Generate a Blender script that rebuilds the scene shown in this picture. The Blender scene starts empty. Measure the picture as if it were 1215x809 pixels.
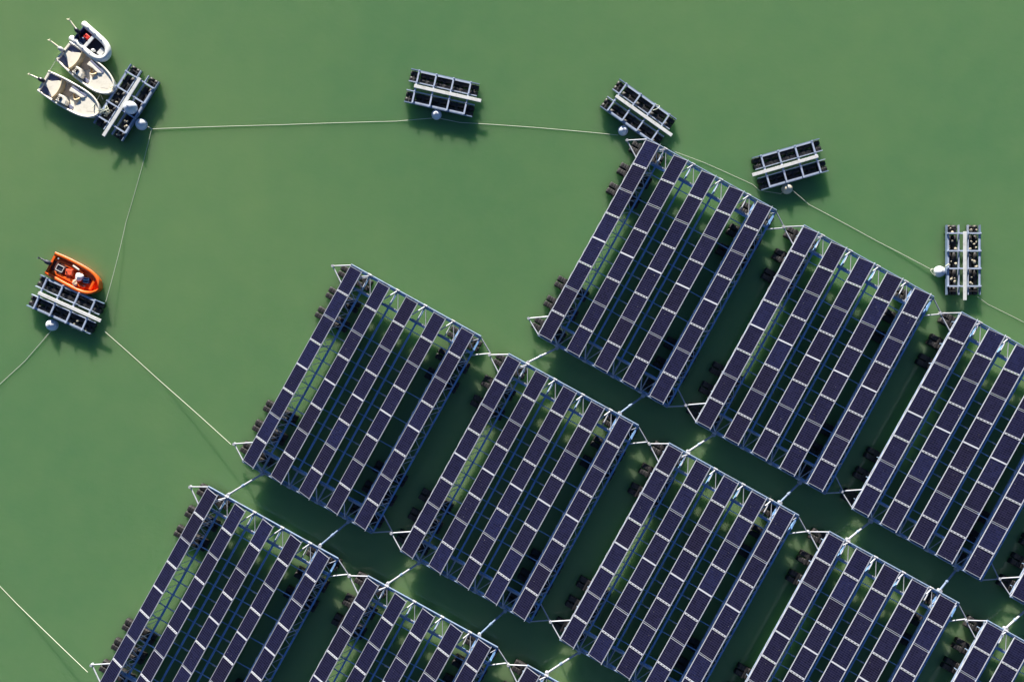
import bpy, bmesh, math, random
from mathutils import Vector, Matrix
random.seed(7)
R = math.radians
scene = bpy.context.scene
COL = scene.collection

# ------------------------------------------------------------------ camera / pixel helpers
F_PX = 850.0                 # focal length in photo pixels (1215 wide)
HC = 51.7                    # drone height above the water
CX, CY = 607.5, 404.5
def P(px, py, z=0.0):
    s = (HC - z) / F_PX
    return Vector(((px - CX) * s, -(py - CY) * s, z))

# ------------------------------------------------------------------ mesh builder
class MB:
    def __init__(s): s.v=[]; s.f=[]; s.m=[]; s.sm=[]
    def add(s, verts, faces, mi=0, smooth=False):
        o=len(s.v); s.v += [tuple(v) for v in verts]
        for f in faces:
            s.f.append([i+o for i in f]); s.m.append(mi); s.sm.append(smooth)
    def box(s, x0,x1,y0,y1,z0,z1, mi=0):
        s.add([(x0,y0,z0),(x1,y0,z0),(x1,y1,z0),(x0,y1,z0),(x0,y0,z1),(x1,y0,z1),(x1,y1,z1),(x0,y1,z1)],
              [(3,2,1,0),(4,5,6,7),(0,1,5,4),(1,2,6,5),(2,3,7,6),(3,0,4,7)], mi)
    def bar(s, a, b, w, h, mi=0, up=(0,0,1)):
        a=Vector(a); b=Vector(b); d=(b-a).normalized(); up=Vector(up)
        if abs(d.dot(up))>.98: up=Vector((1,0,0))
        sd=d.cross(up).normalized(); u=sd.cross(d).normalized()
        vs=[]
        for p in (a,b):
            for (i,j) in ((-1,-1),(1,-1),(1,1),(-1,1)): vs.append(p+sd*(i*w/2)+u*(j*h/2))
        s.add(vs,[(0,1,2,3),(7,6,5,4),(0,4,5,1),(1,5,6,2),(2,6,7,3),(3,7,4,0)],mi)
    def tube(s, pts, r, n=8, mi=0, cap=True):
        pts=[Vector(p) for p in pts]; rs = r if isinstance(r,(list,tuple)) else [r]*len(pts)
        vs=[]; fs=[]; prev=None
        for i,p in enumerate(pts):
            d=(pts[min(i+1,len(pts)-1)]-pts[max(i-1,0)]).normalized()
            if prev is None:
                up=Vector((0,0,1)) if abs(d.z)<.9 else Vector((1,0,0))
                sd=d.cross(up).normalized()
            else:
                sd=(prev-d*prev.dot(d)).normalized()
            prev=sd; u=sd.cross(d)
            for k in range(n):
                a=2*math.pi*k/n
                vs.append(p+sd*math.cos(a)*rs[i]+u*math.sin(a)*rs[i])
        for i in range(len(pts)-1):
            for k in range(n):
                a=i*n+k; b=i*n+(k+1)%n
                fs.append((a,b,b+n,a+n))
        s.add(vs,fs,mi,True)
        if cap:
            s.add(vs[:n],[tuple(range(n))[::-1]],mi); s.add(vs[-n:],[tuple(range(n))],mi)
    def ball(s, c, r, mi=0, nu=20, nv=12, sz=1.0):
        c=Vector(c); vs=[]; fs=[]
        for j in range(nv+1):
            t=math.pi*j/nv
            for k in range(nu):
                a=2*math.pi*k/nu
                vs.append(c+Vector((r*math.sin(t)*math.cos(a), r*math.sin(t)*math.sin(a), r*sz*math.cos(t))))
        for j in range(nv):
            for k in range(nu):
                a=j*nu+k; b=j*nu+(k+1)%nu
                if j==0: fs.append((a,a+nu,b+nu))
                elif j==nv-1: fs.append((a,a+nu,b))
                else: fs.append((a,a+nu,b+nu,b))
        s.add(vs,fs,mi,True)
    def mesh(s, name, mats):
        me=bpy.data.meshes.new(name); me.from_pydata(s.v,[],s.f)
        for m in (mats if isinstance(mats,(list,tuple)) else [mats]): me.materials.append(m)
        me.polygons.foreach_set('material_index', s.m); me.polygons.foreach_set('use_smooth', s.sm)
        me.update(); return me
    def build(s, name, mats, parent=None, bevel=0, loc=None, rz=0):
        return link(name, s.mesh(name, mats), parent, bevel, loc, rz)

def loft(mb, rings, mi=0, closed=False, smooth=True):
    n=len(rings[0]); vs=[p for r in rings for p in r]; fs=[]
    for i in range(len(rings)-1):
        for k in range(n-1 if not closed else n):
            a=i*n+k; b=i*n+(k+1)%n
            fs.append((a,b,b+n,a+n))
    mb.add(vs,fs,mi,smooth)
def link(name, me, parent=None, bevel=0, loc=None, rz=0):
    o=bpy.data.objects.new(name, me); COL.objects.link(o)
    if parent: o.parent=parent
    if loc is not None: o.location=loc
    o.rotation_euler=(0,0,rz)
    if bevel:
        b=o.modifiers.new('bevel','BEVEL'); b.width=bevel; b.segments=2; b.limit_method='ANGLE'; b.angle_limit=R(40)
    return o
def empty(name, loc=(0,0,0), rz=0):
    o=bpy.data.objects.new(name,None); COL.objects.link(o); o.location=loc; o.rotation_euler=(0,0,rz)
    o.empty_display_size=.3; return o
def tag(o, label, cat, group=None):
    o['label']=label; o['category']=cat
    if group: o['group']=group
    return o
KIDS={}
def kids(o):
    return [c for c in ALL if c.parent==o]
def copy_tree(o, parent=None):
    c=o.copy(); COL.objects.link(c); c.parent=parent
    for ch in list(o.children): copy_tree(ch, c)
    return c

# ------------------------------------------------------------------ materials
def new_mat(name):
    m=bpy.data.materials.new(name); m.use_nodes=True
    return m, m.node_tree.nodes, m.node_tree.links, m.node_tree.nodes['Principled BSDF']
def simple(name, col, rough=.5, metal=0, var=.12, scale=6, dirt=None, dirt_amt=.5, dirt_scale=3, bump=0, spec=.5):
    m,N,L,B=new_mat(name)
    tc=N.new('ShaderNodeTexCoord'); oi=N.new('ShaderNodeObjectInfo')
    addv=N.new('ShaderNodeVectorMath'); addv.operation='ADD'
    mul=N.new('ShaderNodeMath'); mul.operation='MULTIPLY'; mul.inputs[1].default_value=37.0
    L.new(oi.outputs['Random'],mul.inputs[0]); L.new(tc.outputs['Object'],addv.inputs[0]); L.new(mul.outputs[0],addv.inputs[1])
    n=N.new('ShaderNodeTexNoise'); n.inputs['Scale'].default_value=scale; n.inputs['Detail'].default_value=4
    L.new(addv.outputs[0],n.inputs['Vector'])
    r=N.new('ShaderNodeMapRange'); r.inputs['To Min'].default_value=1-var; r.inputs['To Max'].default_value=1+var
    L.new(n.outputs['Fac'],r.inputs['Value'])
    mx=N.new('ShaderNodeVectorMath'); mx.operation='SCALE'; mx.inputs[0].default_value=col
    L.new(r.outputs[0],mx.inputs['Scale'])
    out=mx.outputs[0]
    if dirt:
        n2=N.new('ShaderNodeTexNoise'); n2.inputs['Scale'].default_value=dirt_scale; n2.inputs['Detail'].default_value=6
        L.new(addv.outputs[0],n2.inputs['Vector'])
        cr=N.new('ShaderNodeValToRGB'); cr.color_ramp.elements[0].position=.5; cr.color_ramp.elements[1].position=.68
        L.new(n2.outputs['Fac'],cr.inputs[0])
        m3=N.new('ShaderNodeMath'); m3.operation='MULTIPLY'; m3.inputs[1].default_value=dirt_amt; L.new(cr.outputs[0],m3.inputs[0])
        mix=N.new('ShaderNodeMix'); mix.data_type='RGBA'
        L.new(m3.outputs[0],mix.inputs['Factor']); L.new(out,mix.inputs[6]); mix.inputs[7].default_value=(*dirt,1)
        out=mix.outputs[2]
    L.new(out,B.inputs['Base Color'])
    rr=N.new('ShaderNodeMapRange'); rr.inputs['To Min'].default_value=max(.05,rough-.12); rr.inputs['To Max'].default_value=min(1,rough+.12)
    L.new(n.outputs['Fac'],rr.inputs['Value']); L.new(rr.outputs[0],B.inputs['Roughness'])
    B.inputs['Metallic'].default_value=metal; B.inputs['Specular IOR Level'].default_value=spec
    if bump:
        bp=N.new('ShaderNodeBump'); bp.inputs['Strength'].default_value=bump; bp.inputs['Distance'].default_value=.02
        L.new(n.outputs['Fac'],bp.inputs['Height']); L.new(bp.outputs[0],B.inputs['Normal'])
    return m

M={}
M['shade_blue_steel']=simple('galvanised_steel_in_shade',(.20,.38,.66),.5,0,.18,5,dirt=(.16,.17,.18),dirt_amt=.4,dirt_scale=2.2)  # same galvanised steel, with the blue of skylit shade put into its colour
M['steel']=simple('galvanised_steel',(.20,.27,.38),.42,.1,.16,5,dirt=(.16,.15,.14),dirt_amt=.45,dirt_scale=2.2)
M['alu']=simple('aluminium_rail',(.44,.46,.52),.42,.1,.08,8,dirt=(.3,.28,.26),dirt_amt=.3)
M['clamp']=simple('bright_clamp',(.40,.41,.45),.5,0,.05,8)
M['frame_alu']=simple('thin_panel_frame',(.28,.29,.34),.45,.1,.05,8)
M['white_steel']=simple('pale_galvanised_arm',(.42,.43,.47),.45,.1,.12,5,dirt=(.36,.33,.3),dirt_amt=.5)
M['float']=simple('black_float_plastic',(.016,.014,.014),.62,0,.35,7,dirt=(.045,.038,.035),dirt_amt=.5,dirt_scale=4,bump=.2)
M['plank']=simple('bleached_plank',(.64,.64,.61),.7,0,.1,10,dirt=(.42,.4,.35),dirt_amt=.5,dirt_scale=4)
M['gelcoat']=simple('white_gelcoat',(.86,.80,.66),.3,0,.04,4,dirt=(.58,.52,.4),dirt_amt=.35,dirt_scale=3)
M['cream']=simple('cream_vinyl',(.62,.47,.26),.5,0,.15,5,dirt=(.35,.25,.13),dirt_amt=.5)
M['greypad']=simple('grey_blue_cushion',(.17,.18,.27),.65,0,.2,8)
M['navy']=simple('navy_fabric',(.02,.04,.12),.6,0,.3,6)
M['black']=simple('black_paint',(.018,.018,.022),.3,0,.2,8)
M['tube']=simple('white_inflatable_tube',(.74,.74,.70),.45,0,.06,6,dirt=(.45,.47,.36),dirt_amt=.5)
M['red']=simple('red_plastic',(.65,.03,.015),.4,0,.15,6)
M['redorange']=simple('faded_red_plastic',(.75,.11,.04),.45,0,.2,6)
M['orange']=simple('orange_gelcoat',(.86,.125,.008),.35,0,.08,4,dirt=(.6,.12,.02),dirt_amt=.4)
M['maroon']=simple('dark_maroon_mat',(.09,.018,.010),.7,0,.3,8)
M['buoy']=simple('white_buoy_plastic',(.70,.73,.78),.4,0,.05,4,dirt=(.5,.46,.36),dirt_amt=.4,dirt_scale=2)
M['creambuoy']=simple('stained_buoy_plastic',(.70,.62,.46),.45,0,.08,4,dirt=(.45,.36,.22),dirt_amt=.6,dirt_scale=2)
M['rope']=simple('pale_rope',(.58,.60,.46),.8,0,.15,20)
M['stone']=simple('beige_concrete_ballast',(.34,.30,.22),.8,0,.3,9,dirt=(.10,.085,.07),dirt_amt=.6,dirt_scale=6,bump=.4)
M['cloth']=simple('white_cloth',(.78,.78,.76),.8,0,.1,8)
M['peach']=simple('sand_canvas',(.62,.42,.28),.8,0,.15,8)
M['motor']=simple('grey_motor_paint',(.45,.45,.42),.35,0,.1,8)

# photovoltaic panel: 6 x 12 cells, grid lines, slight colour change per panel, droppings
PL, PW = 1.90, 0.97
def pv_mat():
    m,N,L,B=new_mat('photovoltaic_cells')
    tc=N.new('ShaderNodeTexCoord'); oi=N.new('ShaderNodeObjectInfo'); uv=tc.outputs['UV']
    sep=N.new('ShaderNodeSeparateXYZ'); L.new(uv,sep.inputs[0])
    def line(sock,count,width):
        a=N.new('ShaderNodeMath'); a.operation='MULTIPLY'; a.inputs[1].default_value=count; L.new(sock,a.inputs[0])
        f=N.new('ShaderNodeMath'); f.operation='FRACT'; L.new(a.outputs[0],f.inputs[0])
        d=N.new('ShaderNodeMath'); d.operation='SUBTRACT'; d.inputs[1].default_value=.5; L.new(f.outputs[0],d.inputs[0])
        ab=N.new('ShaderNodeMath'); ab.operation='ABSOLUTE'; L.new(d.outputs[0],ab.inputs[0])
        g=N.new('ShaderNodeMath'); g.operation='GREATER_THAN'; g.inputs[1].default_value=.5-width; L.new(ab.outputs[0],g.inputs[0])
        return g.outputs[0]
    lx=line(sep.outputs['X'],6,.035); ly=line(sep.outputs['Y'],12,.085)
    mxl=N.new('ShaderNodeMath'); mxl.operation='MAXIMUM'; L.new(lx,mxl.inputs[0]); L.new(ly,mxl.inputs[1])
    base=N.new('ShaderNodeValToRGB'); e=base.color_ramp.elements
    e[0].position=0; e[0].color=(.0065,.0058,.016,1); e[1].position=1; e[1].color=(.007,.009,.034,1)
    k=base.color_ramp.elements.new(.5); k.color=(.0055,.0062,.022,1)
    k=base.color_ramp.elements.new(.8); k.color=(.007,.007,.021,1)
    L.new(oi.outputs['Random'],base.inputs[0])
    # per-cell tint
    sc=N.new('ShaderNodeVectorMath'); sc.operation='MULTIPLY'; sc.inputs[1].default_value=(6,12,1); L.new(uv,sc.inputs[0])
    fl=N.new('ShaderNodeVectorMath'); fl.operation='FLOOR'; L.new(sc.outputs[0],fl.inputs[0])
    off=N.new('ShaderNodeVectorMath'); off.operation='ADD'; L.new(fl.outputs[0],off.inputs[0]); L.new(oi.outputs['Random'],off.inputs[1])
    wn=N.new('ShaderNodeTexWhiteNoise'); wn.noise_dimensions='3D'; L.new(off.outputs[0],wn.inputs['Vector'])
    mr=N.new('ShaderNodeMapRange'); mr.inputs['To Min'].default_value=.75; mr.inputs['To Max'].default_value=1.3; L.new(wn.outputs['Value'],mr.inputs['Value'])
    tint=N.new('ShaderNodeVectorMath'); tint.operation='SCALE'; L.new(base.outputs[0],tint.inputs[0]); L.new(mr.outputs[0],tint.inputs['Scale'])
    mix=N.new('ShaderNodeMix'); mix.data_type='RGBA'; L.new(mxl.outputs[0],mix.inputs['Factor']); L.new(tint.outputs[0],mix.inputs[6]); mix.inputs[7].default_value=(.026,.025,.050,1)
    # droppings / dust
    ob=N.new('ShaderNodeVectorMath'); ob.operation='ADD'; L.new(tc.outputs['Object'],ob.inputs[0])
    rm=N.new('ShaderNodeMath'); rm.operation='MULTIPLY'; rm.inputs[1].default_value=91; L.new(oi.outputs['Random'],rm.inputs[0]); L.new(rm.outputs[0],ob.inputs[1])
    vo=N.new('ShaderNodeTexNoise'); vo.inputs['Scale'].default_value=13; vo.inputs['Detail'].default_value=2; L.new(ob.outputs[0],vo.inputs['Vector'])
    th=N.new('ShaderNodeMapRange'); th.inputs['From Min'].default_value=.765; th.inputs['From Max'].default_value=.79; L.new(vo.outputs['Fac'],th.inputs['Value'])
    m2=N.new('ShaderNodeMix'); m2.data_type='RGBA'; L.new(th.outputs[0],m2.inputs['Factor']); L.new(mix.outputs[2],m2.inputs[6]); m2.inputs[7].default_value=(.5,.47,.42,1)
    L.new(m2.outputs[2],B.inputs['Base Color'])
    B.inputs['Roughness'].default_value=.16; B.inputs['Specular IOR Level'].default_value=.18
    return m
M['pv']=pv_mat()

def water_mat():
    m,N,L,B=new_mat('green_lake_water')
    tc=N.new('ShaderNodeTexCoord')
    n=N.new('ShaderNodeTexNoise'); n.inputs['Scale'].default_value=.022; n.inputs['Detail'].default_value=2
    L.new(tc.outputs['Object'],n.inputs['Vector'])
    n2=N.new('ShaderNodeTexNoise'); n2.inputs['Scale'].default_value=.45; n2.inputs['Detail'].default_value=4
    L.new(tc.outputs['Object'],n2.inputs['Vector'])
    ad=N.new('ShaderNodeMath'); ad.operation='MULTIPLY_ADD'; ad.inputs[1].default_value=.25; L.new(n2.outputs['Fac'],ad.inputs[0]); L.new(n.outputs['Fac'],ad.inputs[2])
    cr=N.new('ShaderNodeValToRGB'); e=cr.color_ramp.elements
    e[0].position=.45; e[0].color=WCOL0; e[1].position=.8; e[1].color=WCOL1
    L.new(ad.outputs[0],cr.inputs[0]); L.new(cr.outputs[0],B.inputs['Base Color'])
    B.subsurface_method='RANDOM_WALK' if False else 'RANDOM_WALK'
    B.inputs['Subsurface Weight'].default_value=1.0
    B.inputs['Subsurface Radius'].default_value=(1.0,1.25,1.0)
    B.inputs['Subsurface Scale'].default_value=SSCALE
    B.inputs['IOR'].default_value=1.33
    B.inputs['Roughness'].default_value=.12
    n3=N.new('ShaderNodeTexNoise'); n3.inputs['Scale'].default_value=2.2; n3.inputs['Detail'].default_value=5
    mp=N.new('ShaderNodeMapping'); mp.inputs['Scale'].default_value=(1,1.6,1); mp.inputs['Rotation'].default_value=(0,0,.4)
    L.new(tc.outputs['Object'],mp.inputs['Vector']); L.new(mp.outputs[0],n3.inputs['Vector'])
    bp=N.new('ShaderNodeBump'); bp.inputs['Strength'].default_value=.25; bp.inputs['Distance'].default_value=.02
    L.new(n3.outputs['Fac'],bp.inputs['Height']); L.new(bp.outputs[0],B.inputs['Normal'])
    return m
WCOL0=(.110,.230,.097,1); WCOL1=(.160,.270,.110,1); SSCALE=4.6
M['water']=water_mat()

# ------------------------------------------------------------------ water
w=MB(); w.box(-900,900,-900,900,-60,0)
wo=w.build('water',M['water']); wo['kind']='structure'

# ------------------------------------------------------------------ solar raft
PER=1.973; NSEG=8; LEN=PER*NSEG; PITCH=2.25; NST=5
ZL, ZH = .95, 1.37            # panel low (left) / high (right) edge
ZB=.80                        # lower beams
UR=10.5                       # right outer beam
TILT=math.atan2(ZH-ZL, 1.0)

def panel_mesh():
    # origin at strip-left/top corner of the segment; tilted about y
    c,s=math.cos(TILT),math.sin(TILT)
    def T(x,y,z): return (x*c - z*s, y, x*s + z*c)
    L1=1.0/c
    x0=.026; x1=L1-.026; y0=-.055; y1=-(PER-.055)
    me=bpy.data.meshes.new('solar_panel')
    vs=[T(x0,y0,0),T(x1,y0,0),T(x1,y1,0),T(x0,y1,0),T(x0,y0,.03),T(x1,y0,.03),T(x1,y1,.03),T(x0,y1,.03)]
    fs=[(0,1,2,3),(7,6,5,4),(0,4,5,1),(1,5,6,2),(2,6,7,3),(3,7,4,0)]
    me.from_pydata(vs,[],fs); me.materials.append(M['pv'])
    uvl=me.uv_layers.new(name='UVMap')
    uvs={0:(0,0),1:(1,0),2:(1,1),3:(0,1),4:(0,0),5:(1,0),6:(1,1),7:(0,1)}
    for l in me.loops: uvl.data[l.index].uv=uvs[l.vertex_index]
    me.update()
    fr=MB()
    t=.018; g=.010
    O=[(x0-g,y0+g),(x1+g,y0+g),(x1+g,y1-g),(x0-g,y1-g)]; I=[(x0+.004,y0-t),(x1-.004,y0-t),(x1-.004,y1+t),(x0+.004,y1+t)]
    vs=[T(x,y,-.02) for x,y in O]+[T(x,y,.036) for x,y in O]+[T(x,y,.036) for x,y in I]+[T(x,y,.031) for x,y in I]
    fs=[]
    for i in range(4):
        j=(i+1)%4
        fs+=[(i,i+4,j+4,j),(i+4,i+8,j+8,j+4),(i+8,i+12,j+12,j+8)]
    fr.add(vs,fs)
    return me, fr.mesh('panel_frame',M['frame_alu'])
PME, FME = panel_mesh()

def float_mesh():
    # two boxy moulded pontoons side by side with a groove between, long axis = x (across the strip)
    mb=MB(); L0=.60
    def sect(x,yc,k):
        pts=[]
        for i in range(16):
            a=2*math.pi*i/16; c,s_=math.cos(a),math.sin(a)
            pts.append((x, yc+.205*k*math.copysign(abs(c)**.45,c), .10+.22*k*math.copysign(abs(s_)**.5,s_)))
        return pts
    for yc in (-.225,.225):
        xs=[(-L0,.72),(-L0+.04,.95),(-L0+.08,1)]
        for i in range(1,6):
            x=-L0+.08+(2*L0-.16)*i/6
            xs+=[(x-.035,1),(x-.012,.93),(x+.012,.93),(x+.035,1)]
        xs+=[(L0-.08,1),(L0-.04,.95),(L0,.72)]
        rings=[sect(x,yc,k) for x,k in xs]; loft(mb,rings,closed=True,smooth=False)
        n=16; mb.add(rings[0],[tuple(range(n))[::-1]]); mb.add(rings[-1],[tuple(range(n))])
    mb.box(-.05,.05,-.43,.43,.27,.335)
    return mb.mesh('float',M['float'])
FLM=float_mesh()

def make_raft():
    root=empty('solar_raft')
    # panels
    for k in range(NST):
        for j in range(NSEG):
            p=link('solar_panel',PME,root,loc=(k*PITCH,-j*PER,ZL))
            f=link('panel_frame',FME,p)
    # rails along the long panel edges
    for k in range(NST):
        for (dx,z) in ((-.005,ZL+.01),(1.005,ZH+.01)):
            mb=MB(); mb.bar((k*PITCH+dx,.05,z),(k*PITCH+dx,-LEN-.05,z),.033,.06); mb.build('rail',M['alu'],root)
    # joints between panels
    for k in range(NST):
        for j in range(1,NSEG):
            y=-j*PER; x0=k*PITCH
            def on(fr): return (x0+fr, y, ZL+(ZH-ZL)*fr+.052)
            if j==4:
                mb=MB(); mb.bar(on(.02),on(.98),.075,.02); mb.build('cover_strip',M['clamp'],root)
            elif j%2==1:
                mb=MB()
                for q in range(5):
                    f0=.03+q*.205
                    c0=Vector(on(f0)); c1=Vector(on(f0+.10)); mb.bar(c0,c1,.045,.03)
                for yy in (-.048,.048): mb.bar(Vector(on(.03))+Vector((0,yy,0)),Vector(on(.95))+Vector((0,yy,0)),.022,.028)
                mb.build('clamp_row',M['clamp'],root)
    # long lower beams
    for x in (.06,1.5,3.75,6.0,8.93,UR):
        mb=MB(); mb.bar((x,-.05,ZB),(x,-LEN+.05,ZB),.13,.14); 
        for j in range(8): mb.bar((x-.07,-PER*(j+.5),ZB+.085),(x+.07,-PER*(j+.5),ZB+.085),.09,.03)
        mb.build('long_beam',M['steel' if x<.1 else 'shade_blue_steel'],root)  # sunlit outer beam keeps plain steel, the rest get the shade-blue copy
    # web lattice of the two side trusses
    for x0,xb,xo in ((0,1.5,.06),(9.0,UR,8.93)):
        mb=MB(); n=16; 
        for i in range(n):
            ya=-LEN*i/n-.1; yb=-LEN*(i+1)/n-.1 if i<n-1 else -LEN+.1
            ym=(ya+yb)/2
            mb.tube([(xb,ya,ZB+.05),(x0+1.0,ym,ZH-.03)],.022,6); mb.tube([(x0+1.0,ym,ZH-.03),(xb,yb,ZB+.05)],.022,6)
        mb.build('web_lattice',M['alu'],root)
        mb=MB()
        for i in range(n):
            ya=-LEN*i/n-.1; yb=-LEN*(i+1)/n-.1 if i<n-1 else -LEN+.1
            ym=(ya+yb)/2
            mb.tube([(xo-.1,ya,ZB+.05),(x0-.01,ym,ZL-.03)],.018,6); mb.tube([(x0-.01,ym,ZL-.03),(xo-.1,yb,ZB+.05)],.018,6)
        mb.build('web_lattice',M['alu'],root)
        # rungs over the floats
        for s in (0,1):
            mb=MB()
            for q in range(8):
                v=1.75+q*.36
                y=-v if s==0 else -(LEN-v)
                mb.bar((xo+.08,y,ZB+.01),(xb-.08,y,ZB+.01),.05,.05)
            mb.build('rung_row',M['white_steel'],root)
        # struts: heavier inclined arms
        for v in (2.15,5.9,LEN-5.9,LEN-2.15):
            mb=MB(); mb.tube([(x0+1.0,-v-.15,ZH-.05),(xb,-v+.25,ZB+.08)],.04,8); mb.build('inclined_arm',M['white_steel'],root)
    # thin cross ties at every joint
    for j in range(1,NSEG):
        mb=MB(); y=-j*PER; mb.bar((.0,y,ZB+.03),(UR,y,ZB+.03),.055,.06)
        for k in range(NST):
            mb.bar((k*PITCH+.03,y,ZB-.02),(k*PITCH+.03,y,ZL-.02),.05,.05)
            mb.bar((k*PITCH+.97,y,ZB+.04),(k*PITCH+.97,y,ZH-.02),.05,.05)
        mb.build('cross_tie',M['shade_blue_steel'],root)
    # short spreader arms with a pale end
    for x in (1.5,3.75,6.0):
        for j in range(2,6):
            y=-(j+.5)*PER
            mb=MB(); mb.bar((x-.62,y,ZB+.04),(x+.75,y,ZB+.04),.06,.05,0); mb.bar((x+.34,y,ZB+.085),(x+.60,y,ZB+.085),.09,.035,1)
            mb.build('spreader_arm',[M['shade_blue_steel'],M['white_steel']],root)
    # end trusses
    for e in (0,1):
        sg=1 if e==0 else -1; yo=0 if e==0 else -LEN
        Y=lambda v: yo - sg*v            # v measured inwards from the end
        mb=MB()
        mb.tube([(-.02,Y(-.07),ZL-.02),(UR,Y(-.07),ZL-.02)],.06,10)
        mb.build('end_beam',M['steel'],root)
        mb=MB(); mb.bar((.0,Y(.06),ZB-.02),(UR+.05,Y(.06),ZB-.02),.13,.13); mb.build('end_beam',M['shade_blue_steel'],root)
        mb=MB(); n=14
        for i in range(n):
            xa=UR*i/n; xb=UR*(i+1)/n; xm=(xa+xb)/2
            mb.tube([(xa,Y(.06),ZB),(xm,Y(-.07),ZL-.02)],.024,6); mb.tube([(xm,Y(-.07),ZL-.02),(xb,Y(.06),ZB)],.024,6)
        mb.build('web_lattice',M['alu'],root)
        # cross girder
        mb=MB(); mb.bar((.1,Y(1.30),ZB+.02),(UR-.05,Y(1.30),ZB+.02),.17,.16); mb.build('cross_girder',M['shade_blue_steel'],root)
        for k in range(4):
            a=k*PITCH+1.12; b=(k+1)*PITCH-.12; mb=MB()
            mb.bar((a,Y(1.22),ZB+.13),(b,Y(1.22),ZB+.13),.11,.045)
            mb.build('girder_plate',M['white_steel'],root)
        for k in range(4):
            xm=k*PITCH+1.50
            mb=MB(); mb.tube([(xm,Y(.02),ZL),(xm,Y(1.25),ZB+.12)],.045,8); mb.build('brace_tube',M['white_steel'],root)
            mb=MB(); mb.tube([(xm,Y(.02),ZL+.03),(k*PITCH+1.02,Y(.95 if k else .42),ZH-.06)],.048,8); mb.build('brace_tube',M['white_steel'],root)
            mb=MB(); mb.tube([(xm+.12,Y(.08),ZL),((k+1)*PITCH-.02,Y(1.22),ZL-.06)],.028,8); mb.build('brace_tube',M['white_steel'],root)
            mb=MB(); mb.tube([(xm-.14,Y(-.07),ZL),(xm+.14,Y(-.07),ZL)],.085,10); mb.build('node_collar',M['white_steel'],root)
        # coupling V arms
        for side in (0,1):
            xs=0 if side==0 else UR; sx=-1 if side==0 else 1
            node=Vector((xs+sx*1.17,Y(.66),ZB-.1))
            mb=MB(); mb.tube([(xs,Y(-.02),ZB+.08),node],.044,8); mb.build('coupling_arm',M['white_steel'],root)
            mb=MB(); mb.tube([(xs,Y(1.45),ZB),node],.048,8); mb.build('coupling_arm',M['white_steel'],root)
            if side==0:
                mb=MB(); mb.tube([node+Vector((0,0,-.12)),node+Vector((0,0,.14))],.10,12); mb.build('hinge_pin',M['white_steel'],root)
    # floats
    for xc in (.52,9.52):
        for v in (.66,2.45,4.05,LEN-4.05,LEN-2.45,LEN-.66):
            for dx in (-.65,.68):
                link('float',FLM,root,loc=(xc+dx,-v,0))
            for dx in (-.46,.98-.52+.52):
                mb=MB(); mb.bar((xc+dx,-v,.30),(xc+dx,-v,ZB-.02),.05,.05); mb.build('float_post',M['steel'],root)
    return root

def ang(dx,dy): return math.atan2(-dy,dx)
ROT=ang(188.8,104.6)
proto=make_raft()
rows={
 'top':[(767.0,165.5),(953.6,268.5),(1140.4,371.5),(1327.5,475.0)],
 'middle':[(416.3,315.0),(603.0,420.8),(793.5,526.8),(983.5,631.5),(1171,737)],
 'bottom':[(246.5,578.0),(436.0,684.0),(625.5,790.0)]}
ordn=['first','second','third','fourth','fifth']
first=True
for rn,lst in rows.items():
    for i,(px,py) in enumerate(lst):
        o=proto if first else copy_tree(proto); first=False
        o.location=(*P(px,py,ZL)[:2],0); o.rotation_euler=(0,0,ROT+R([0,.15,-.1,.1,-.12][i]))
        look={('top',0):'leftmost solar raft of the top row, its corner below the slanting anchor frame',
              ('top',3):'solar raft whose lower left corner only shows at the right picture edge'}.get((rn,i),
              '%s solar raft from the left in the %s row of rafts'%(ordn[i],rn))
        tag(o,look,'solar raft','rafts of solar panel strips')

# struts that tie one row to the next
def raft_pt(px,py,u,v,z):
    p=P(px,py,ZL); c,s=math.cos(ROT),math.sin(ROT)
    return Vector((p.x+u*c+v*s, p.y+u*s-v*c, z))
SM={'n':0}
pairs=[]
T_,A_,C_=rows['top'],rows['middle'],rows['bottom']
for i in range(4): pairs.append((T_[i],A_[i+1],'top','middle',i,i+1))
for i in range(3): pairs.append((A_[i],C_[i],'middle','bottom',i,i))
for (a,b,ra,rb,i,j) in pairs:
    for q,(ua,ub) in enumerate(((1.62,1.50),(8.62,8.95))):
        A=raft_pt(*a,ua,LEN+.22,.78); B=raft_pt(*b,ub,-.2,.80)
        root=empty('coupling_strut',A)
        d=B-A
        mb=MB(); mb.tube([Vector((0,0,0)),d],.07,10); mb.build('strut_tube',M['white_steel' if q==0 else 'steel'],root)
        for e in (0,1):
            c0=d*e + d.normalized()*(.0 if e==0 else -.0)
            mb=MB(); mb.tube([c0+Vector((0,0,-.14)),c0+Vector((0,0,.14))],.13,12); mb.build('end_socket',M['white_steel'],root)
        mb=MB(); m1=d*.52; m2=d*.60; mb.tube([m1,m2],.105,10); mb.build('collar',M['steel'],root)
        tag(root,'%s strut from %s %s row raft to %s %s row raft, %s one'%(
            'pale' if q==0 else 'blue grey',ordn[i],ra,ordn[j],rb,'left' if q==0 else 'right'),'strut','struts between the rows of solar rafts')

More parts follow.
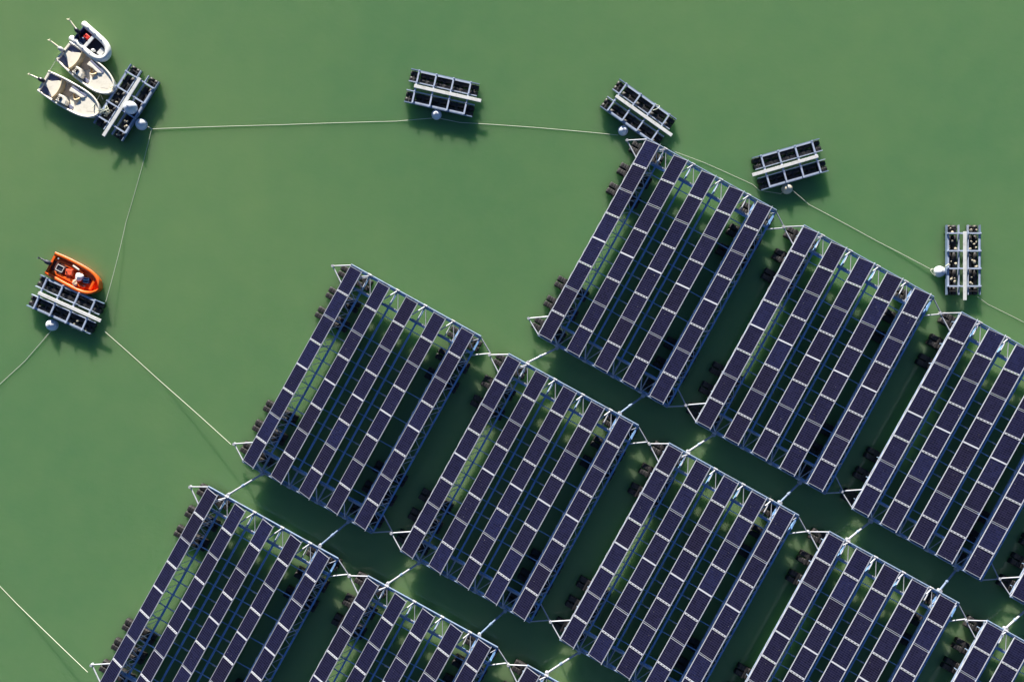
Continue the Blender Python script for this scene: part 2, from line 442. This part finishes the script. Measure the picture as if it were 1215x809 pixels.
# ------------------------------------------------------------------ anchor frames
def drum_mesh():
    mb=MB()
    # two black barrels with closed bungs, long axis x
    for yc in (-.20,.20):
        mb.tube([(x,yc,.13) for x in (-.56,-.53,-.2,-.17,-.02,.02,.17,.2,.53,.56)],[.14,.185,.195,.18,.18,.195,.195,.18,.185,.14],14)
    mb.tube([(-.3,-.2,.29),(-.3,-.2,.33)],.04,8); mb.tube([(.3,.2,.29),(.3,.2,.33)],.04,8)
    mb.box(-.08,.08,-.36,.36,.2,.32)
    return mb.mesh('drum',M['float'])
DM=drum_mesh()
def make_frame():
    root=empty('anchor_frame')
    for s in (-1,1):
        for (y,wd,hh) in ((s*.33,.055,.16),(s*1.19,.06,.18)):
            mb=MB(); mb.bar((-2.5,y,.34),(2.5,y,.34),wd,hh); mb.build('side_rail',M['alu2'] if wd<.06 else M['steel'],root)
        for a,b in ((-1.82,-.70),(-.56,.56),(.70,1.82)):
            mb=MB(); mb.bar((a,s*1.11,.42),(b,s*1.11,.42),.11,.03); mb.build('outer_angle',M['alu2'],root)
        for a in (-2.22,-1.22,0,1.22,2.22):
            o=link('drum',DM,root,loc=(a,s*.76,0)); o.scale=(.5 if abs(a)>2 else 1,1,1)
        for a in (-1.89,-.63,.63,1.89):
            mb=MB(); mb.bar((a,s*.36,.06),(a,s*1.16,.06),.06,.44); mb.build('bulkhead',M['float'],root)
    for a in (-1.89,-.63,.63,1.89):
        mb=MB(); mb.bar((a,-1.22,.475),(a,1.22,.475),.11,.09)
        for y in (-1.17,-.34,.34,1.17): mb.tube([(a,y,.51),(a,y,.55)],.035,8)
        mb.build('cross_bar',M['alu2'],root)
    mb=MB(); mb.bar((-2.0,0,.555),(2.9,0,.555),.235,.06); mb.build('plank',M['plank'],root,bevel=.01)
    return root
M['alu2']=simple('pale_cross_bar',(.42,.48,.60),.42,.1,.1,8,dirt=(.3,.29,.28),dirt_amt=.4)
fp=make_frame()
frames=[
 (150.3,122.0,ang(-360,570),'metal anchor frame with two drum bays and white ball, beside the white boats'),
 (524.2,110.5,ang(600,135),'metal anchor frame with pale plank, alone on open water at top centre'),
 (757.3,134.2,ang(495,350),'slanting metal anchor frame touching the top corner of the first top row raft'),
 (937.5,195.3,ang(-590,170),'metal anchor frame beside the cream stained buoy, rising to the right'),
 (1142.7,308.4,ang(0,1),'upright metal anchor frame holding beige ballast lumps, near the right picture edge'),
 (77.8,361.2,ang(445,200),'metal anchor frame lying alongside the orange boat')]
FR=[]
for i,(px,py,a,lab) in enumerate(frames):
    o=fp if i==0 else copy_tree(fp)
    p=P(px,py,.35); o.location=(p.x,p.y,0); o.rotation_euler=(0,0,a)
    tag(o,lab,'anchor frame','floating anchor frames around the solar rafts'); FR.append((p,a))
def on_frame(i,x,y,z):
    p,a=FR[i]; c,s=math.cos(a),math.sin(a)
    return Vector((p.x+x*c-y*s,p.y+x*s+y*c,z))

# ballast lumps
def lump(name,r,mat,seed):
    rnd=random.Random(seed); bm=bmesh.new(); bmesh.ops.create_icosphere(bm,subdivisions=3,radius=r)
    dirs=[Vector((rnd.uniform(-1,1),rnd.uniform(-1,1),rnd.uniform(-1,1))).normalized() for _ in range(9)]
    for v in bm.verts:
        n=v.co.normalized(); k=1.0
        for d in dirs:
            t=n.dot(d)
            if t>.55: k-= (t-.55)*.45
        v.co=v.co*k; v.co.z*=.75
    me=bpy.data.meshes.new(name); bm.to_mesh(me); bm.free(); me.materials.append(mat)
    for p in me.polygons: p.use_smooth=True
    return me
LM=[lump('ballast_stone',.15,M['stone'],s) for s in range(5)]
def stones(fi,bays,lab,seed,n=(3,7)):
    rnd=random.Random(seed)
    for (bx,s) in bays:
        for q in range(rnd.randint(*n)):
            x=bx+rnd.uniform(-.32,.32); y=s*(.755+rnd.uniform(-.26,.26))
            o=link('ballast_stone',LM[rnd.randrange(5)],None,loc=on_frame(fi,x,y,.345),rz=rnd.uniform(0,6))
            o.scale=(rnd.uniform(.45,.95),)*3
            tag(o,lab,'ballast stone','ballast stones in the anchor frames')
stones(4,[(-2.2,1),(-2.2,-1),(-1.05,1),(-1.05,-1),(.2,1),(.2,-1),(1.45,1),(1.45,-1)],'beige ballast stone in a drum bay of the upright anchor frame near the right edge',3)
stones(0,[(1.25,1),(1.25,-1),(.1,-1),(2.1,1)],'small beige ballast stone in the anchor frame beside the white boats',5,(3,4))
stones(5,[(1.3,-1)],'pale ballast stone in the anchor frame alongside the orange boat',8,(3,4))

# ------------------------------------------------------------------ buoys
def buoy(px,py,r,mat,lab,z=None):
    z=r*.12 if z is None else z
    p=P(px,py,z); o=empty('mooring_buoy',(p.x,p.y,0))
    b=MB(); b.ball((0,0,z),r,0,28,16); b.build('buoy_ball',mat,o)
    t=MB(); t.tube([(0,0,z+r-.02),(0,0,z+r+.06)],.07,10); t.build('top_eye',M['white_steel'],o)
    tag(o,lab,'buoy','ball buoys by the anchor frames'); return Vector((p.x,p.y,z))
B1=buoy(168.1,147.9,.42,M['buoy'],'white ball buoy in the water where the two ropes meet beside the boats frame')
B1b=buoy(155.1,128.1,.46,M['buoy'],'large white ball buoy resting on top of the frame beside the white boats',z=.52)
B2=buoy(518.0,136.3,.37,M['buoy'],'ball buoy below the top centre anchor frame')
B3=buoy(739.2,155.2,.37,M['buoy'],'ball buoy left of the first top row raft corner, under the slanting frame')
B4=buoy(933.7,224.0,.40,M['creambuoy'],'cream stained ball buoy below the frame rising to the right')
B5=buoy(1114.3,322.3,.40,M['buoy'],'bright white ball buoy left of the upright anchor frame')
B6=buoy(62.3,385.5,.42,M['buoy'],'ball buoy below the anchor frame of the orange boat')

# ------------------------------------------------------------------ ropes
def rope(pts,lab,r=.035,sag=.5,name='mooring_rope'):
    pts=[Vector(p) for p in pts]; out=[]
    for i in range(len(pts)-1):
        a,b=pts[i],pts[i+1]; d=b-a; L_=d.length; sd=Vector((-d.y,d.x,0)).normalized()
        n=max(4,int(L_/1.0))
        for k in range(n+(1 if i==len(pts)-2 else 0)):
            t=k/n; q=a+d*t
            q+=sd*(math.sin(t*math.pi)*sag*.02*L_)
            q.z+= -min(.0,0)
            out.append(q)
    mb=MB(); mb.tube(out,r,6); o=mb.build(name,M['rope']); tag(o,lab,'rope','mooring ropes'); return o
zr=.012
K=P(180,153.2,.04)
rope([B1+Vector((.2,0,.1)),K],'short rope from the boats frame buoy to the knot',.04,0)
rope([K,P(330,148.5,zr),P(470,144.2,zr),P(518.4,140,zr+.1)],'long pale rope from the boats frame buoy to the top centre buoy',.020,.1)
rope([P(518.4,140,zr+.1),P(545,145.5,zr),P(640,152,zr),P(733,160.5,zr),B3+Vector((-.1,-.3,-.2))],'pale rope from the top centre buoy to the slanting frame',.020,.1)
rope([K,P(150,262,zr),P(125.5,358,.45)],'slack pale rope running down to the frame of the orange boat',.018,.4)
rope([P(124,393,zr),P(190,452,zr),P(274,527,ZB+.05)],'pale rope from the orange boat frame to the first middle row raft',.019,.15)
rope([B6+Vector((.0,-.3,0)),P(30,428,zr),P(-40,492,zr)],'pale rope running from the orange boat frame to the left picture edge',.022,.1)
rope([P(-60,632,zr),P(20,716,zr),P(104,797,ZB+.05)],'pale rope reaching the first bottom row raft from the left edge',.020,-.1)
rope([P(778,172,.4),P(835,193,zr),P(893,219,zr),P(901,226,zr),P(926,230,zr+.05),B4+Vector((0,-.1,.2))],'thin rope from the first top row raft to the cream buoy',.018,.1)
rope([B4+Vector((.1,0,.25)),P(960,243,zr),P(1040,286,zr),P(1109,322,zr+.1)],'pale rope from the cream buoy to the white buoy',.022,.15)
rope([P(1160,352,.1),P(1172,361,zr),P(1230,390,zr)],'pale rope leaving the upright frame towards the right edge',.018,.1)
def loop_pts(px,py,z,pts): return [P(px+a,py+b,z+c) for a,b,c in pts]
rope(loop_pts(1103,318,.1,[(11,8,0),(6,9,0),(3,6,.0),(1,3,.0),(3,1,.02),(5,2,.02),(5,4,0)]),'loose rope end curled beside the white buoy',.03,0,'rope_end')
rope([B5+Vector((.3,.1,.1)),P(1122,316,.55),P(1126,313,.62)],'short rope tying the white buoy to the upright frame',.035,.0,'rope_end')

# ------------------------------------------------------------------ boats
def hull_section(stations):
    """stations: (x, half width at gunwale, gunwale z, half width at bottom, bottom z, floor z, rim)"""
    return stations
def boat_profile(Lb,Wst,Wmax,bowpow,n=22,xpeak=.5,blunt=.0):
    out=[]
    for i in range(n+1):
        t=i/n
        if t<xpeak: wv=Wst+(Wmax-Wst)*math.sin(t/xpeak*math.pi/2)
        else:
            q=(t-xpeak)/(1-xpeak); wv=Wmax*((1-q**bowpow)**.62)*(1-blunt)+Wmax*blunt*(1-q**6)
        out.append((t*Lb,max(wv,.015)))
    return out
def make_hull(root,Lb,Wst,Wmax,zg,mat,rim=.11,floor=.2,bowpow=2.3,rise=.12,xpeak=.5,floor_mat=None):
    prof=boat_profile(Lb,Wst,Wmax,bowpow,xpeak=xpeak); rings=[]; inner=[]; fl=[]
    for i,(x,wd) in enumerate(prof):
        t=x/Lb; z=zg+rise*t*t
        ring=[]
        wi=max(wd-rim,.004); wf=max(wd-rim-.07,.003)
        for s in (1,-1):
            seq=[(0,-.18),(wd*.55,-.12),(wd*.86,.05),(wd*.97,z-.1),(wd,z-.03),(wd-.02,z+.01),(wi+.02,z+.01),(wi,z-.02),(wf,floor)]
            pts=[(x,s*y,zz) for y,zz in seq]
            ring.append(pts)
        inner.append([ring[0][-1],(x,0,floor-.01),ring[1][-1]])
        rings.append(ring[1][::-1][:-1]+ring[0])
    mb=MB(); loft(mb,rings)
    # transom
    r0=rings[0]; n=len(r0)
    mb.add(r0,[tuple(range(n))])
    # inner face of the transom (thickness)
    x=prof[0][0]; wi=prof[0][1]-rim
    mb.box(x+.001,x+.14,-wi,wi,floor-.02,zg-.01)
    h=mb.build('hull',mat,root)
    fm=MB(); loft(fm,inner,smooth=False); fm.build('cockpit_floor',floor_mat or mat,root)
    return prof
def slab(mb,poly,z0,z1,mi=0):
    n=len(poly); vs=[(x,y,z0) for x,y in poly]+[(x,y,z1) for x,y in poly]
    fs=[tuple(range(n))[::-1],tuple(range(n,2*n))]+[(i,(i+1)%n,(i+1)%n+n,i+n) for i in range(n)]
    mb.add(vs,fs,mi)
def outboard(root,x,y,z,cowl,leg,reach=1.0,lift=.35,yaw=0):
    m=empty('outboard_motor',(x,y,z),yaw); m.parent=root
    mb=MB()
    rings=[]
    for t,wd,hh in ((0,.07,.07),(.05,.13,.13),(.2,.16,.17),(.36,.15,.15),(.45,.09,.10),(.47,.03,.04)):
        rings.append([(.22-t,wd*math.cos(a),.12+t*.1+hh*math.sin(a)) for a in [2*math.pi*k/12 for k in range(12)]])
    loft(mb,rings,closed=True); mb.build('cowling',cowl,m)
    mb=MB(); mb.tube([(-.2,0,.12),(-.5,0,.12+lift*.3),(-reach,0,.10+lift*.7)],[.07,.06,.055],10)
    mb.tube([(-reach+.02,0,.0+lift*.7),(-reach-.03,0,.28+lift*.7)],[.04,.06],8)
    mb.build('motor_leg',leg,m)
    mb=MB()
    for k in range(3):
        a=k*2.094; c=Vector((-reach-.05,0,.27+lift*.7)); d=Vector((0,math.cos(a),math.sin(a)))
        mb.add([c+d*.02+Vector((.02,0,0)),c+d*.13+Vector((.03,0,.04)),c+d*.14+Vector((-.03,0,-.03)),c+d*.03+Vector((-.02,0,0))],[(0,1,2,3)])
        mb.add([c+d*.02+Vector((.03,0,0)),c+d*.13+Vector((.04,0,.04)),c+d*.14+Vector((-.02,0,-.03)),c+d*.03+Vector((-.01,0,0))],[(3,2,1,0)])
    mb.build('propeller',leg,m)
    mb=MB(); mb.bar((.1,-.10,.02),(.1,.10,.02),.10,.22); mb.build('clamp_bracket',M['black'],m)
    return m

def place(root,px,py,z,a): 
    p=P(px,py,z); root.location=(p.x,p.y,0); root.rotation_euler=(0,0,a)

def white_boat(black_motor):
    b=empty('motorboat')
    Lb=4.68
    prof=make_hull(b,Lb,.85,.98,.46,M['gelcoat'],rim=.13,floor=.14,bowpow=3.7,rise=.10,xpeak=.42)
    def hw(x): 
        t=x/Lb*(len(prof)-1); i=min(int(t),len(prof)-2); f=t-i
        return prof[i][1]*(1-f)+prof[i+1][1]*f
    # raised fore deck liner
    xs=[2.9+(Lb-.12-2.9)*i/10 for i in range(11)]
    poly=[(x,-(hw(x)-.145)) for x in xs]+[(x,(hw(x)-.145)) for x in xs[::-1]]
    mb=MB(); slab(mb,poly,.15,.43); mb.build('fore_deck',M['gelcoat'],b,bevel=.02)
    # bow hatch seam
    mb=MB(); slab(mb,[(3.75,-.35),(4.2,-.12),(4.2,.12),(3.75,.35)],.43,.436); mb.build('bow_hatch',M['gelcoat'],b)
    # aft seat block in white with grey pads in both stern corners
    mb=MB(); slab(mb,[(.1,-.22),(.1,.22),(.5,.27),(1.10,.70),(1.25,.66),(1.25,-.66),(1.10,-.70),(.5,-.27)],.15,.40); mb.build('aft_seat',M['gelcoat'],b,bevel=.02)
    for s in (-1,1):
        mb=MB(); slab(mb,[(.10,s*.25),(.48,s*.30),(1.0,s*.72),(.10,s*.72)][::s],.17,.34); mb.build('corner_pad',M['greypad'],b,bevel=.02)
    # cream curved backrest
    mb=MB(); arc=[]
    for i in range(13):
        a=-1+2*i/12; arc.append((1.22+.18*(1-a*a)-.05,a*.78,.50))
    rings=[[(x,y,.2),(x,y,.56),(x+.035,y,.585),(x+.08,y,.56),(x+.13,y,.2)] for x,y,z in arc]
    loft(mb,rings); mb.build('backrest',M['cream'],b)
    # tan floor patch
    mb=MB(); slab(mb,[(1.5,-.1),(1.5,.76),(2.0,.76),(2.15,.2),(2.0,-.1)],.165,.18); mb.build('floor_mat',M['matgrey'],b)
    # side pads (port side bench)
    mb=MB(); slab(mb,[(2.0,.62),(2.0,.76),(3.25,.66),(3.25,.50)],.17,.46); mb.build('side_pad',M['greypad'],b,bevel=.015)
    mb=MB(); slab(mb,[(2.0,.30),(2.0,.60),(3.2,.49),(3.0,.30),(2.5,.36)],.17,.50); mb.build('side_bench',M['gelcoat'],b,bevel=.03)
    # cream step forward
    mb=MB(); arc=[(2.35+.55*t, .30-.55*math.sin(t*math.pi)*.55-.0) for t in [i/8 for i in range(9)]]
    rings=[[(x,y,.2),(x,y,.50),(x+.05,y-.06,.515),(x+.10,y-.12,.50),(x+.10,y-.12,.2)] for x,y in arc]
    loft(mb,rings); mb.build('step_edge',M['cream'],b)
    # console with wheel, starboard side
    c=MB(); slab(c,[(1.55,-.78),(1.55,-.22),(1.95,-.18),(2.25,-.40),(2.35,-.72)],.17,.60); co=c.build('console',M['gelcoat'],b,bevel=.05)
    mb=MB(); 
    pts=[(1.66+.05*math.sin(a)*0,-.48+.15*math.cos(a),.70+.13*math.sin(a)) for a in [2*math.pi*k/16 for k in range(17)]]
    mb.tube(pts,.018,6); mb.tube([(1.66,-.48,.70),(1.80,-.48,.62)],.03,8); mb.tube([(1.66,-.62,.70),(1.66,-.34,.70)],.012,6); mb.build('steering_wheel',M['black'],co)
    mb=MB(); slab(mb,[(1.78,-.62),(1.78,-.34),(1.9,-.34),(1.9,-.62)],.61,.64); mb.build('dashboard',M['black'],co)
    mb=MB(); slab(mb,[(1.4,-.74),(1.4,-.34),(1.75,-.30),(1.8,-.74)],.18,.30); mb.build('helm_cushion',M['cream'],b,bevel=.03)
    mb=MB(); slab(mb,[(2.36,-.78),(2.38,-.50),(2.72,-.52),(2.72,-.76)],.17,.30); mb.build('side_pad',M['greypad'],b,bevel=.02)
    # cleats
    for (x,y) in ((.25,.75),(.25,-.75)):
        mb=MB(); z=.485 if x<1 else .47
        mb.bar((x-.07,y,z+.03),(x+.07,y,z+.03),.025,.025); mb.bar((x,y,z-.01),(x,y,z+.02),.03,.03); mb.build('cleat',M['alu'],b)
    if black_motor: outboard(b,-.02,.0,.42,M['black'],M['cream2'],.80,.15,.1)
    else: outboard(b,-.02,.0,.42,M['motor'],M['cream2'],.88,.2,.0)
    # grey cap of the inner rim
    return b
M['matgrey']=simple('worn_tan_floor',(.55,.44,.32),.7,0,.2,6)
M['cream2']=simple('cream_motor_paint',(.62,.58,.42),.4,0,.1,6)
wb=white_boat(True); place(wb,49.8,95.4,.55,ang(65,37.4))
tag(wb,'white motorboat with black outboard, lower left one of the three moored boats','motorboat')
wb2=white_boat(False); place(wb2,73.3,59.4,.55,ang(56.5,45.5))
tag(wb2,'white motorboat with grey outboard, between the inflatable and the other motorboat','motorboat')

def rib():
    b=empty('inflatable_boat'); hw=.68; r=.215; Ls=3.05
    pts=[(-.12,hw,.3),(0,hw,.3),(.5,hw,.3),(1.0,hw,.3),(1.5,hw,.3)]
    arc=[]
    for i in range(1,16):
        a=math.pi*i/16; arc.append((1.65+ (Ls-.2-1.65)*abs(math.sin(a))**.85, hw*math.cos(a)*(1 if True else 1), .3+.08*math.sin(a)))
    full=pts+[(1.65,hw,.3)]+arc+[(1.65,-hw,.3)]+[(x,-y,z) for x,y,z in pts[::-1]]
    rs=[.06]+[r]*(len(full)-2)+[.06]
    mb=MB(); mb.tube(full,rs,16); mb.build('inflatable_tube',M['tube'],b)
    # cone ends
    mb=MB(); poly=[(.25,-.62),(1.7,-.62),(2.3,-.45),(2.62,-.15),(2.62,.15),(2.3,.45),(1.7,.62),(.25,.62)]
    slab(mb,poly,.02,.14); mb.build('cockpit_floor',M['navyblack'],b)
    mb=MB(); mb.box(.22,.28,-.55,.55,.1,.46); mb.build('transom',M['navy'],b)
    mb=MB(); mb.box(1.08,1.32,-.60,.60,.36,.41); mb.build('thwart',M['tube'],b,bevel=.02)
    mb=MB(); mb.box(2.05,2.45,-.30,.25,.15,.30); mb.build('bow_locker',M['matlight'],b,bevel=.03)
    for x in (.6,1.25,1.9,2.4):
        for s in (-1,1):
            y=s*hw if x<1.8 else s*hw*(.93 if x<2 else .67)
            m=MB(); m.box(x-.05,x+.05,y-.03,y+.03,.505,.53); m.build('grab_patch',M['navy'],b)
    outboard(b,.2,.0,.42,M['black'],M['cream2'],.85,.15,-.25)
    mb=MB(); mb.bar((.35,.0,.62),(.75,-.32,.60),.04,.04); mb.build('tiller_handle',M['black'],b)
    # blue keel showing at the bow
    mb=MB(); mb.tube([(2.2,-.55,.10),(2.7,-.25,.12),(2.82,0,.14),(2.7,.25,.12),(2.2,.55,.10)],.14,10); mb.build('keel_skirt',M['navy'],b)
    return b
M['navyblack']=simple('dark_navy_floor',(.012,.016,.035),.6,0,.3,8)
M['matlight']=simple('pale_grey_moulding',(.6,.6,.58),.6,0,.1,8)
rb=rib(); RA=ang(38,33.5); place(rb,92.0,36.8,.3,RA); tag(rb,'small white inflatable boat with dark floor, uppermost of the moored boats','inflatable boat')
def rel(root,x,y,z):
    a=root.rotation_euler[2]; c,s=math.cos(a),math.sin(a); l=root.location
    return (l.x+x*c-y*s,l.y+x*s+y*c,z)
def jerry(root,x,y,z,mat,lab,w=.36,d=.28,h=.22,rz=0):
    t=empty('fuel_tank',rel(root,x,y,z),root.rotation_euler[2]+rz)
    mb=MB(); mb.box(-w/2,w/2,-d/2,d/2,0,h); mb.build('tank_body',mat,t,bevel=.04)
    mb=MB(); mb.tube([(-w*.3,0,h),(-w*.3,0,h+.04)],.04,10); mb.build('cap',M['black'],t)
    mb=MB(); mb.tube([(0,-d*.2,h-.01),(0,-d*.2,h+.05),(w*.3,-d*.2,h+.05),(w*.3,-d*.2,h-.01)],.018,6); mb.build('handle',mat,t)
    tag(t,lab,'fuel tank'); return t
jerry(rb,.85,.12,.145,M['red'],'bright red fuel tank on the floor of the white inflatable boat',.42,.34,.26)
def bag(root,x,y,z,r,mat,lab,seed,name='bundle',sx=1.2,cat='bundle'):
    me=lump(name,r,mat,seed); o=link(name,me,None,loc=rel(root,x,y,z),rz=seed); o.scale=(sx,1,.9); tag(o,lab,cat); return o
bag(rb,.70,-.30,.26,.24,M['navy'],'dark blue cloth bundle beside the inflatable boat transom',4)
bag(rb,1.75,-.30,.26,.14,M['cloth'],'crumpled white cloth on the inflatable boat floor',6,'cloth_heap',1.5,'cloth')

def orange_boat():
    b=empty('workboat')
    Lb=4.0
    prof=make_hull(b,Lb,.88,.97,.44,M['orange'],rim=.24,floor=.12,bowpow=4.2,rise=.10,xpeak=.4,floor_mat=M['orange'])
    mb=MB(); slab(mb,[(.15,.30),(.25,.55),(1.1,.57),(2.2,.54),(2.5,.42),(1.4,.30)],.13,.34); mb.build('side_bench',M['orange'],b,bevel=.03)
    mb=MB(); slab(mb,[(.3,-.60),(2.9,-.58),(3.0,-.40),(2.2,-.30),(1.2,-.42),(.4,-.36)],.13,.36); mb.build('side_bench',M['orange'],b,bevel=.03)
    mb=MB(); slab(mb,[(3.28,-.42),(3.45,-.40),(3.45,.40),(3.28,.42)],.13,.38); mb.build('bow_thwart',M['orange'],b,bevel=.02)
    mb=MB(); slab(mb,[(.12,-.34),(.12,.30),(.85,.42),(1.15,.30),(1.15,-.30),(.7,-.52)],.145,.34); mb.build('stern_mat',M['maroon'],b,bevel=.03)
    mb=MB()
    for a,c in (((.55,-.22),(1.05,-.22)),((1.05,-.22),(1.05,.18)),((1.05,.18),(.55,.18)),((.55,.18),(.55,-.22))):
        mb.bar((*a,.42),(*c,.42),.035,.035)
    for x,y in ((.55,-.22),(1.05,-.22),(1.05,.18),(.55,.18)): mb.bar((x,y,.16),(x,y,.40),.03,.03)
    mb.build('seat_frame',M['plank'],b)
    mb=MB(); mb.box(.59,1.01,-.18,.14,.35,.39); mb.build('seat_pad',M['navyblack'],b)
    mb=MB(); mb.bar((1.55,.60,.44),(2.10,.52,.44),.11,.05); mb.build('grab_board',M['gelcoat'],b,bevel=.02)
    mb=MB(); mb.bar((.35,.56,.43),(.45,.54,.43),.08,.04); mb.build('cleat',M['alu'],b)
    outboard(b,-.02,-.0,.48,M['navyblack'],M['navyblack'],.62,.05,.0)
    return b
ob=orange_boat(); place(ob,58.5,311.8,.5,ang(58.7,30.6)); tag(ob,'orange open workboat moored against the lower left anchor frame','workboat')
jerry(ob,1.50,.02,.145,M['redorange'],'red orange fuel tank amidships in the orange boat',.50,.46,.28,.3)
bag(ob,1.55,-.30,.28,.14,M['redorange'],'crumpled red oilskin on the orange boat bench',11,'oilskin',1.6,'clothing')
bag(ob,2.28,.06,.36,.37,M['cloth'],'large white cloth bundle in the middle of the orange boat',13,'cloth_bundle',1.1,'bundle')
bag(ob,2.25,-.47,.42,.20,M['peach'],'sand coloured canvas bundle on the orange boat bench',17,'canvas_bundle',1.5,'bundle')
bag(ob,2.85,-.38,.30,.11,M['peach'],'pale ball of cloth near the orange boat bow',19,'cloth_ball',1.2,'bundle')
M['blue']=simple('blue_plastic',(.03,.10,.24),.5,0,.25,6)
t=empty('crate',rel(ob,2.85,.08,.15),ob.rotation_euler[2]+.3)
mb=MB()
for a in ((-.2,.2,-.18,-.155),(-.2,.2,.155,.18),(-.2,-.175,-.155,.155),(.175,.2,-.155,.155)): mb.box(*a,0,.28)
mb.box(-.175,.175,-.155,.155,0,.03); mb.build('crate_wall',M['blue'],t)
mb=MB(); mb.bar((-.22,0,.295),(.22,.04,.295),.05,.02); mb.build('strap',M['blue'],t)
tag(t,'open blue crate near the bow of the orange boat','crate')

# mooring lines of boats
rope([rel(wb2,4.35,.0,.52),P(137,101,.42)],'short mooring line from the upper motorboat bow to the frame',.03,0)
rope([rel(wb,.1,.75,.5),rel(wb2,.1,-.75,.5)],'thin line tying the two motorboat sterns together',.018,.5)
rope([rel(wb,4.1,.1,.52),P(119,112,.2),P(122,118,.4)],'line from the lower motorboat bow to the frame',.03,0)
rnd=random.Random(5)
pts=[on_frame(0,1.3+.35*math.cos(a*1.9)+rnd.uniform(-.06,.06),-.85+.28*math.sin(a*2.3)+rnd.uniform(-.05,.05),.36+.015*a) for a in range(14)]
rope(pts,'tangled pale rope heap on the frame beside the white boats',.022,0,'rope_coil')
rope([rel(wb,4.35,-.05,.52),on_frame(0,1.3,-1.1,.44)],'short line from motorboat bow to the tangled rope',.028,0)
pts=[on_frame(5,1.2,-1.25,.2),on_frame(5,.9,-1.38,.1),on_frame(5,1.7,-1.36,.1),on_frame(5,2.2,-1.1,.35)]
rope(pts,'loose rope tail on the lower edge of the orange boat frame',.025,2,'rope_end')
rope([on_frame(2,.7,1.1,.6),on_frame(2,.95,1.22,.55),on_frame(2,1.0,1.0,.7),on_frame(2,.75,.7,.5)],'small rope tied on the slanting frame rail',.025,2,'rope_end')

# ------------------------------------------------------------------ light
SUN_EL=14; dx,dy=.19,-.98                 # direction in which shadows fall (world)
el=R(SUN_EL)
sd=Vector((dx,dy,0)).normalized()*math.cos(el); sd.z=-math.sin(el)
sun=bpy.data.lights.new('sun','SUN'); sun.energy=5.0; sun.angle=R(.53); sun.color=(1,.95,.87)
so=bpy.data.objects.new('sun',sun); COL.objects.link(so); so.rotation_euler=sd.to_track_quat('-Z','Y').to_euler(); so.location=(0,0,60)
wd=bpy.data.worlds.new('World'); scene.world=wd; wd.use_nodes=True
N=wd.node_tree.nodes; L=wd.node_tree.links
sky=N.new('ShaderNodeTexSky'); sky.sky_type='NISHITA'; sky.sun_disc=False; sky.air_density=.52; sky.dust_density=.05; sky.ozone_density=3.0; sky.sun_elevation=el
sky.sun_rotation=math.atan2(-dx,-dy)
bg=N['Background']; bg.inputs['Strength'].default_value=.05; L.new(sky.outputs[0],bg.inputs['Color'])

cam=bpy.data.cameras.new('camera'); co=bpy.data.objects.new('camera',cam); COL.objects.link(co)
cam.sensor_fit='HORIZONTAL'; cam.sensor_width=36; cam.lens=F_PX/1215*36; cam.clip_end=3000
co.location=(0,0,HC); co.rotation_euler=(0,0,0); scene.camera=co
scene.view_settings.view_transform='Standard'; scene.view_settings.look='None'
scene.view_settings.exposure=1.52; scene.view_settings.gamma=1
